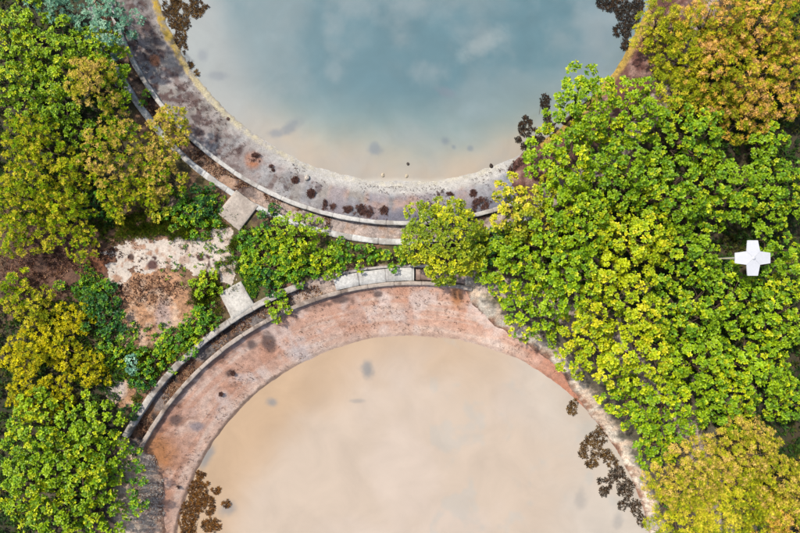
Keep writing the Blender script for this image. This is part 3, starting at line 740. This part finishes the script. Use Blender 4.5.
for (px, py, r, zt, pal, lab) in [
 (24, 352, 28, 2.8, 'gold', 'golden yellow bush largest of the clump at the left edge'),
 (60, 352, 22, 2.6, 'gold', 'golden yellow bush in the middle of the golden clump'),
 (24, 398, 22, 2.6, 'gold', 'bright golden bush lowest at the left edge'),
 (56, 388, 18, 2.4, 'gold', 'golden bush just above the lower left lime trees'),
 (84, 370, 17, 2.2, 'gold', 'golden bush nearest the small round bare patch'),
 (30, 308, 22, 2.4, 'olive', 'olive bush on the upper rim of the golden clump'),
 (70, 318, 16, 2.0, 'gold', 'small golden bush next to the dark green bushes'),
 (8, 290, 16, 2.4, 'lime', 'small lime bush at the left edge under the dark brown soil')]:
    tree('golden_bush', px, py, r, zt, pal, 'fine', lab, 'bush', lobes=6, group=GB, zb=.2, pal2='olive')
GS = 'green shrubs round the clearing and between the basins'
GROW[GS] = 1.28
GROW['golden bushes at the left edge'] = 1.25
for (px, py, r, zt, pal, lab) in [
 (94, 300, 16, 1.6, 'dark', 'dark green bush left of the top of the orange bare soil'),
 (104, 322, 20, 1.8, 'dark', 'dark green bush at the left side of the orange bare soil'),
 (112, 350, 18, 1.6, 'fresh', 'fresh green bush between the orange soil and the small bare patch'),
 (92, 206, 14, 1.6, 'dark', 'dark green bush among olive trees above the brown ground'),
 (60, 286, 5, .7, 'fresh', 'tiny round green plant on brown soil, left of two'),
 (76, 286, 5, .7, 'fresh', 'tiny round green plant on brown soil, right of two'),
 (97, 288, 7, .9, 'fresh', 'tiny leafy green plant on brown soil just below the orange patch'),
 (196, 200, 18, 1.6, 'dark', 'dark green shrub against the outer kerb above the square beige slab'),
 (190, 216, 22, 1.5, 'fresh', 'fresh green shrub just above the sandy path'),
 (160, 205, 16, 1.2, 'olive', 'thin yellowish shrub on dry ground above the path'),
 (203, 284, 14, 1.4, 'lime', 'lime shrub under the right end of the sandy path'),
 (205, 313, 12, 1.2, 'fresh', 'green shrub left of the off-white square slab'),
 (196, 326, 15, 1.2, 'fresh', 'green shrub below the orange soil beside the lower kerb'),
 (176, 345, 15, 1.2, 'fresh', 'green shrub against the lower channel kerb, third up from its left end'),
 (154, 361, 15, 1.1, 'fresh', 'green shrub against the lower channel kerb, second up from its left end'),
 (142, 382, 12, 1.1, 'dark', 'dark green shrub right of the small round bare patch'),
 (131, 412, 9, 1.0, 'dark', 'dark green shrub at the left end of the lower kerb'),
 (130, 364, 9, 1.1, 'teal', 'greyish green shrub above the small round bare patch'),
 (294, 236, 27, 2.6, 'lime', 'bright lime bush tallest on the strip between the basins'),
 (254, 246, 20, 1.5, 'fresh', 'green bush right of the square beige slab'),
 (268, 218, 10, 1.2, 'dark', 'small dark green bush between beige slab corner and the upper kerb'),
 (249, 262, 12, 1.5, 'lime', 'lime bush at the right tip of the sandy path'),
 (270, 268, 20, 1.6, 'fresh', 'green bush in the middle left of the strip between the basins'),
 (264, 280, 13, 1.3, 'dark', 'dark green bush right of the off-white square slab'),
 (296, 266, 18, 1.6, 'fresh', 'green bush just above the broken kerb of the lower channel'),
 (322, 262, 16, 1.6, 'lime', 'lime bush at the left tip of the white channel cover'),
 (338, 254, 15, 1.5, 'fresh', 'green bush on the strip left of the round tree, upper of two lower-lying ones'),
 (364, 257, 12, 1.3, 'fresh', 'green bush above the white channel cover'),
 (392, 256, 12, 1.2, 'fresh', 'green bush touching the left side of the round tree'),
 (273, 309, 9, .9, 'lime', 'small lime plant growing out of the lower channel'),
 (283, 301, 9, .9, 'fresh', 'small green plant in the lower channel beside the broken kerb'),
 (494, 243, 19, 2.2, 'dark', 'dark teal green bush between the round tree and the thicket'),
 (484, 272, 13, 1.8, 'lime', 'lime bush at the end of the lower ring wall under the dark bush'),
 (130, 458, 11, 1.2, 'fresh', 'green shrub at the very end of the lower ring wall'),
 (132, 484, 11, 1.2, 'fresh', 'green shrub on the left bank of the lower basin'),
 (129, 508, 13, 1.0, 'fresh', 'low green shrub on the left bank of the lower basin near the bottom edge'),
 (548, 338, 11, .9, 'lime', 'low lime shrub on the pale right bank where the lower slope narrows'),
 (672, 498, 10, .9, 'fresh', 'low green shrub on the pale bank beside the bottom right ochre trees'),
 (133, 35, 5, .8, 'lime', 'tiny lime plant on the inner face of the upper wall near the teal tree'),
 (143, 97, 6, .9, 'fresh', 'tiny green plant growing in the upper channel'),
 (652, 40, 12, 1.6, 'ochre', 'small yellow bush on the shore at top right'),
 (662, 70, 10, 1.2, 'olive', 'small orange-green bush on the red bank')]:
    tree('green_shrub', px, py, r, zt, pal, 'small', lab, 'shrub', lobes=4 if r < 12 else 6, group=GS, zb=.05, pal2={'dark': 'fresh', 'fresh': 'lime'}.get(pal))

# ------------------------------------------------------------------ white cross in the thicket
z = 6.6; cx, cy, _ = W(753.8, 258, z)
root = empty('cross_marker', (cx, cy, 0), 'white painted cross on a post standing in the green thicket', 'marker')
def plate(name, poly, zc, th, mat, rot=0, slope=0.0, parent=root, ridge=0.0):
    """outline poly in the local xy plane, sloping outward along +x"""
    c, s = math.cos(rot), math.sin(rot); V = []; n = len(poly)
    for dz in (0, -th):
        for (x, y) in poly:
            V.append((x * c - y * s, x * s + y * c, zc - slope * x + dz))
    F = []
    for i in range(n): F.append([i, (i + 1) % n, n + (i + 1) % n, n + i][::-1])
    me = bpy.data.meshes.new(name); me.from_pydata(V, [], [list(range(n)), list(range(2 * n - 1, n - 1, -1))] + F); me.materials.append(mat)
    o = bpy.data.objects.new(name, me); C.objects.link(o); o.parent = parent; return o
for k in range(4):
    h = .62; q = .30
    plate('arm', [(0.03, -.02), (.60, -.595), (.62, -.60), (1.55, -.47), (1.58, -.44), (1.58, .44), (1.55, .47), (.62, .60), (.60, .595), (0.03, .02)], z, .10, M_paint, k * math.pi / 2, .10)
V, F, _c = join([tube([(0, 0, -.3), (0, 0, 3), (0, 0, z - .05)], [.13, .12, .11], 12), tube([(0, 0, z - .16), (0, 0, z + .03), (0, 0, z + .05)], [.16, .16, .05], 12)])
mesh_np('post', V, F, M_paint, root)
V, F, _c = tube([(-1.4, -.03, z - .25), (-2.3, -.05, z - .2), (-3.1, -.05, z - .15)], [.045, .04, .03], 8); mesh_np('rod', V, F, M_steel, root)
V, F, _c = tube([(0, -.03, z - .3), (-1.0, -.03, z - .27), (-1.42, -.03, z - .25)], [.05, .05, .05], 8); mesh_np('bracket', V, F, M_steel, root)

# ------------------------------------------------------------------ reflections of the shore trees, modelled as brown leaf mats on the water
def add_reflection(px0, shapes, zw, cola, label):  # stands in for mirrored trees; no plants float here
    """shapes: list of (px,py,rx,ry) lobes; leaves shape the tree reflection on and just above the water"""
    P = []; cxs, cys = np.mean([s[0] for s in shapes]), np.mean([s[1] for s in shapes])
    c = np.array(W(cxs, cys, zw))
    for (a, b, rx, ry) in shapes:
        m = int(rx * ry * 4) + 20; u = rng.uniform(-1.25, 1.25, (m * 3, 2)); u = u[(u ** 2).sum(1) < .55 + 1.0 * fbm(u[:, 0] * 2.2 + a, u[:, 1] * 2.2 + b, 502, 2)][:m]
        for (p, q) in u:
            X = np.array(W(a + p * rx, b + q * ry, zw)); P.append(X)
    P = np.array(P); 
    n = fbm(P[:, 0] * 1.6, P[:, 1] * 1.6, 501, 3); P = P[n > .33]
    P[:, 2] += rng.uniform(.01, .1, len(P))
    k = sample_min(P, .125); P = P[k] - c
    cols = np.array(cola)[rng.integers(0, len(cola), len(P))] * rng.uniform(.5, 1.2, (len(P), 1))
    root = empty('tree_reflection', tuple(c), label, 'water plant', 'dark brown modelled tree reflections along the shores')  # stands in for mirrored trees, not a real water plant
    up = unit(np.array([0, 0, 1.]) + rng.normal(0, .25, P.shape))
    A = rosettes(P, up, 7, .18, .075, .0, cols, .1, blunt=True); mesh_np('foliage', A[0], A[1], M_dry, root, A[2])  # leaves that shape the modelled tree reflection
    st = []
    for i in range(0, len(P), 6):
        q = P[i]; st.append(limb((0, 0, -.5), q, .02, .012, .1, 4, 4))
    V, F, _ = join(st); mesh_np('stem', V, F, M_bark, root)  # stems belong to the modelled tree reflection, no real plant
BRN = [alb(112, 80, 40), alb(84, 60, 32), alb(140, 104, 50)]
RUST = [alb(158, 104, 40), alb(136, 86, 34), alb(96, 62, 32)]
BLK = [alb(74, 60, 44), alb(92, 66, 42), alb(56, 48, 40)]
add_reflection(0, [(184, 6, 18, 10), (180, 22, 11, 9), (199, 10, 10, 8), (180, 38, 7, 9), (184, 49, 4, 5), (170, 8, 7, 10), (190, 66, 4, 3), (197, 73, 3, 3)], UZ, BRN, 'olive brown modelled tree reflection on the water at the top left of the blue basin')
add_reflection(0, [(618, 4, 20, 8), (628, 16, 11, 11), (622, 32, 8, 8), (604, 2, 8, 5), (625, 45, 4, 5), (638, 6, 6, 8)], UZ, BLK, 'blackish modelled tree reflection on the water at the top right of the blue basin')
add_reflection(0, [(525, 127, 7, 10), (534, 135, 6, 7), (545, 102, 5, 8), (547, 118, 4, 8), (518, 140, 3, 3), (528, 146, 8, 4), (540, 143, 8, 6), (552, 130, 7, 7)], UZ, BLK, 'blackish modelled tree reflection on the water left of the overhanging lime tree')
add_reflection(0, [(188, 520, 10, 18), (198, 492, 9, 14), (204, 480, 7, 7), (207, 505, 9, 10), (216, 489, 5, 5), (226, 504, 5, 4), (212, 525, 10, 7), (200, 474, 4, 4)], LZ, RUST, 'rusty brown modelled tree reflection on the water at the left shore of the lower basin')
add_reflection(0, [(572, 409, 5, 7), (577, 400, 3, 3)], LZ, BRN, 'small brown modelled tree reflection uppermost on the right shore of the lower basin')
add_reflection(0, [(592, 445, 10, 12), (600, 436, 8, 10), (584, 452, 6, 6), (604, 455, 8, 7), (591, 463, 6, 4), (612, 462, 5, 6)], LZ, BRN, 'largest brown modelled tree reflection at the right shore of the lower basin')
add_reflection(0, [(607, 484, 5, 6), (604, 491, 5, 5), (600, 481, 3, 3), (612, 475, 4, 6), (625, 487, 8, 10), (618, 474, 6, 8), (629, 500, 5, 6), (636, 508, 5, 8), (622, 505, 4, 5), (641, 520, 4, 7)], LZ, BLK, 'blackish broken modelled tree reflection lowest on the right shore of the lower basin')

# ------------------------------------------------------------------ dry clumps, stones and litter
def clump(px, py, rpx, which, label, cola):
    c = UC if which == 'u' else LC; z = -.8
    for _ in range(6): x, y, _z = W(px, py, z); z = float(apron_z(polar(x, y, c)[0], which))
    r = rpx * .1; n = int(30 + rpx * rpx * 3.2); r *= 1.1
    root = empty('dry_clump', (x, y, z), label, 'dry plant', 'dark dry plant clumps on the basin slopes')
    a = rng.uniform(0, 6.28, n); q = r * np.sqrt(rng.uniform(0, 1, n)); sx, sy = rng.uniform(.65, 1.25, 2); P = np.stack([q * np.cos(a) * sx, q * np.sin(a) * sy, rng.uniform(.01, .12, n)], -1)
    kk = fbm(P[:, 0] * 2.2 + px, P[:, 1] * 2.2 + py, 77, 3) > .42; P = P[kk]; n = len(P)
    cols = np.array(cola)[rng.integers(0, len(cola), n)]
    A = rosettes(P, unit(np.array([0, 0, 1.]) + rng.normal(0, .3, P.shape)), 9, .17, .045, .1, cols, .1); mesh_np('foliage', A[0], A[1], M_dry, root, A[2])
    st = [limb((0, 0, -.05), (1.15 * r * math.cos(t), 1.15 * r * math.sin(t), rng.uniform(.02, .2)), .02, .008, .15, 4, 4) for t in rng.uniform(0, 6.28, 9)]
    V, F, _ = join(st); mesh_np('stem', V, F, M_bark, root)
RD = [alb(112, 78, 74), alb(88, 62, 60), alb(132, 94, 84)]
cl = [(271, 169, 4, 'lone dark dry clump left of the pale streak on the upper slope'), (295, 180, 4, 'dark dry clump beside the white stone on the upper slope'), (311, 194, 5, 'oval dark dry clump between the white stone and the row along the wall'),
 (329, 207, 7, 'dark red-brown dry clump, leftmost of the row along the upper wall'), (348, 210, 5, 'dark dry clump, second from left in the row along the upper wall'), (363, 213, 7.5, 'largest dark dry clump in the row along the upper wall'),
 (384, 211, 4, 'small dark dry clump just right of the largest one at the upper wall'), (428, 208, 7, 'reddish dry clump at the top left of the round tree'), (440, 193, 3.2, 'small dark dry clump above the round tree, nearest the water'),
 (449, 196, 4, 'small dark dry clump right above the top of the round tree'), (473, 194, 4, 'dark dry clump alone on the slope right of the round tree'), (482, 208, 9, 'wide red-brown dry clump at the wall right of the round tree'),
 (255, 158, 5, 'brown dry clump on the orange stain of the upper slope'), 
 (520, 172, 10, 'wide brown dry clump on the bank at the right end of the upper slope'),
 (532, 160, 9, 'brown dry clump on the bank beside the blackish water patch')]
for (a, b, r, lab) in cl: clump(a, b, r, 'u', lab, RD)
for (a, b, r, lab) in [(233, 373, 1.6, 'small dark clump high on the pink lower slope'), (221, 394, 1.8, 'small dark clump in the middle of the pink lower slope'), (178, 487, 1.8, 'small dark clump on the rusty end of the lower slope')]:
    clump(a, b, r, 'l', lab, RD)
def stone(px, py, rpx, z, rgb, label, flat=.6, group='loose stones on the slopes and bank', name='stone'):
    x, y, _ = W(px, py, z); n, m = 9, 14; r = rpx * .1
    th = np.linspace(.08, math.pi - .08, n); ph = np.linspace(0, 2 * math.pi, m, endpoint=False); T, Pp = np.meshgrid(th, ph, indexing='ij')
    s = rng.integers(1, 9999); rr = r * (1 + (fbm(np.cos(Pp) * 1.4 + T, np.sin(Pp) * 1.4, int(s), 3) - .5) * .9)
    V = np.stack([rr * np.sin(T) * np.cos(Pp), rr * np.sin(T) * np.sin(Pp) * .8, rr * np.cos(T) * flat], -1).reshape(-1, 3)
    idx = np.arange(n * m).reshape(n, m); nx = np.roll(idx, -1, 1)
    F = np.stack([idx[:-1], idx[1:], nx[1:], nx[:-1]], -1).reshape(-1, 4)
    o = mesh_np(name, V, F, M_stone, None, np.ones((len(V), 3)) * alb(*rgb)); o.location = (x, y, z); o.rotation_euler = (0, 0, rng.uniform(0, 6))
    return tag(o, label, 'stone', group)
for (a, b, r, z, rgb, lab) in [
 (307, 178, 3, -1.05, (240, 225, 215), 'round white stone on the upper slope beside a dark clump'),
 (383, 175, 2, -1.6, (245, 225, 200), 'pale stone in the shallow water, left of two'), (406.5, 176, 2, -1.6, (245, 225, 200), 'pale stone in the shallow water, right of two'),
 (491, 166, 2.3, -1.55, (70, 55, 45), 'dark round stone on the waterline left of the brown bank'), (408, 164, 1.8, -1.6, (95, 85, 80), 'small dark stone standing in the tan shallows'),
 (228, 119, 2.0, -1.4, (110, 80, 70), 'small brown stone near the yellow rim'), (222, 206, 2, 0.0, (90, 60, 50), 'small brown stone at the left corner of the beige slab')]:
    stone(a, b, r, z, rgb, lab)
# pebbles of the left bank, dry leaves of channels and clearing, grass tufts: nobody could count them
def scatter_ok(px, py): return True
def litter(name, n, region, cola, size, zoff=.02, seed=3, style='flat', kindlabel=None):
    P = region(n); z = ground_h(P[:, 0], P[:, 1]); P = np.c_[P, z + zoff]
    ru, tu = polar(P[:, 0], P[:, 1], UC); rl, tl = polar(P[:, 0], P[:, 1], LC)
    okk = (z > -3.2)
    if style != 'flat': okk &= (ru > UO + .75) & (rl > LO + .8) & (path_mask(*PX(P[:, 0], P[:, 1])) < rng.uniform(.1, 1.3, len(P)))
    if name == 'dry_leaves': okk &= soil_mask(*PX(P[:, 0], P[:, 1])) < rng.uniform(.2, 3.0, len(P))
    P = P[okk]
    cols = np.array(cola)[rng.integers(0, len(cola), len(P))] * rng.uniform(.75, 1.25, (len(P), 1))
    up = unit(np.array([0, 0, 1.]) + rng.normal(0, .35, P.shape))
    if style == 'flat': A = rosettes(P, up, 3, size, size * .5, .05, cols, .05)
    elif style == 'leaf': A = rosettes(P, up, 7, size, size * .42, .45, cols, .1)
    else: A = rosettes(P, up, 12, size, size * .07, 1.0, cols, .35)
    o = mesh_np(name, A[0], A[1], M_dry if style == 'flat' else M_feather, None, A[2]); tag(o, kindlabel[0], kindlabel[1], kind='stuff')
def reg_px(blobs, noise=None):
    def f(n):
        out = []
        per = [b[2] * b[3] for b in blobs]; s = sum(per)
        for b, q in zip(blobs, per):
            m = int(n * q / s) + 1; u = rng.normal(0, .5, (m, 2)); px = b[0] + u[:, 0] * b[2]; py = b[1] + u[:, 1] * b[3]
            x, y, _ = W(px, py); out.append(np.stack([x, y], -1))
        P = np.vstack(out)
        k = fbm(P[:, 0] * .8, P[:, 1] * .8, 601, 3) > .42
        return P[k]
    return f
def reg_arc(c, r0, r1, a0, a1):
    def f(n):
        a = R(1) * rng.uniform(min(a0, a1), max(a0, a1), n); r = rng.uniform(r0, r1, n); P = np.stack([c[0] + r * np.cos(a), c[1] + r * np.sin(a)], -1)
        k = fbm(P[:, 0] * .7, P[:, 1] * .7, 602, 3) > .46
        return P[k]
    return f
DRY = [alb(150, 104, 76), alb(196, 150, 118), alb(96, 66, 54), alb(122, 78, 58), alb(215, 180, 150)]
litter('dry_leaves', 2600, reg_arc(UC, UR + .3, UO - .3, ang(112, 15, UC) - 5, ang(330, 222, UC)), DRY, .16, kindlabel=('brown dry leaves lying in the channel round the upper basin', 'dry leaves'))
litter('dry_leaves', 1800, reg_arc(LC, LR + .3, LO - .4, ang(139, 449, LC), ang(330, 285, LC)), DRY, .16, kindlabel=('dark and orange dry leaves lying in the lower channel', 'dry leaves'))
litter('dry_leaves', 5000, reg_px([(60, 265, 75, 34), (150, 222, 60, 18), (105, 262, 18, 20), (150, 290, 50, 18)]), DRY[:4] + [alb(88, 58, 50)] * 3, .17, kindlabel=('brown leaf litter on the bare ground left of the white path', 'leaf litter'))
litter('dry_leaves', 350, reg_px([(160, 315, 36, 34), (175, 255, 60, 16), (122, 392, 14, 12)]), [alb(112, 74, 52), alb(90, 62, 50), alb(150, 104, 70)], .11, .03, kindlabel=('thin brown scraps scattered on the path and orange soil', 'leaf litter'))
GR = [1.5 * alb(110, 145, 34), 1.5 * alb(145, 165, 40), 1.4 * alb(84, 118, 36), 1.4 * alb(165, 150, 66)]
litter('grass', 4200, reg_px([(190, 232, 40, 8), (232, 258, 10, 24), (185, 222, 40, 14), (222, 280, 12, 10), (206, 300, 14, 22), (196, 338, 16, 12), (150, 360, 30, 12), (150, 385, 18, 30), (130, 225, 40, 14)]), GR, .42, style='blade', kindlabel=('green grass tufts round the clearing', 'grass'))
litter('ground_cover', 11000, reg_px([(300, 255, 110, 26), (190, 345, 40, 20), (155, 375, 30, 30), (90, 300, 20, 30), (195, 205, 26, 20), (265, 285, 36, 18), (490, 240, 20, 24), (120, 360, 20, 16)]), [alb(120, 164, 40) * 1.5, alb(84, 136, 44) * 1.5, alb(160, 184, 40) * 1.5, alb(70, 120, 54) * 1.3], .24, .1, style='leaf', kindlabel=('low green leafy ground cover between the shrubs', 'ground cover'))
def under(n):
    x = rng.uniform(-48, 48, n * 2); y = rng.uniform(-36, 36, n * 2)
    ru, _a = polar(x, y, UC); rl, _b = polar(x, y, LC); px, py = PX(x, y)
    k = (ru > UO + 1.5) & (rl > LO + 1.5) & (((px > 480)) | ((px < 120) & ((py < 225) | (py > 300))))
    P = np.stack([x[k], y[k]], -1); return P[:n]
litter('undergrowth', 15000, under, [alb(72, 110, 44), alb(92, 126, 44), alb(110, 112, 50), alb(60, 90, 44)], .42, .25, style='leaf', kindlabel=('dim green undergrowth seen through gaps in the thicket', 'undergrowth'))
PB = [alb(245, 228, 218) * 1.3, alb(225, 190, 172) * 1.2, alb(160, 118, 100), alb(248, 244, 240) * 1.3]
litter('pebbles', 2600, reg_px([(148, 500, 20, 34), (150, 470, 8, 16)]), PB, .1, .05, kindlabel=('pale pebbles and scraps on the left bank of the lower basin', 'pebbles'))

def slope_grit(name, c, which, r0, r1, a0, a1, n, cola, label):
    a = R(1) * rng.uniform(a0, a1, n); q = rng.uniform(r0, r1, n); x = c[0] + q * np.cos(a); y = c[1] + q * np.sin(a)
    k = fbm(x * .6, y * .6, 611, 3) > .5; x, y, q = x[k], y[k], q[k]
    P = np.stack([x, y, apron_z(q, which) + .035], -1); cols = np.array(cola)[rng.integers(0, len(cola), len(P))] * rng.uniform(.7, 1.3, (len(P), 1))
    A = rosettes(P, unit(np.array([0, 0, 1.]) + rng.normal(0, .25, P.shape)), 3, .13, .045, .0, cols, .05)
    tag(mesh_np(name, A[0], A[1], M_dry, None, A[2]), label, 'dry leaves', kind='stuff')
slope_grit('dry_leaves', UC, 'u', UW + .5, UR - .3, -180, -50, 2600, DRY[2:4] + [alb(70, 50, 50)], 'small dry scraps and twigs on the grey upper slope')
slope_grit('dry_leaves', LC, 'l', LW + .4, LR - .3, 55, 160, 1500, DRY[:4], 'small dry scraps on the pink lower slope')
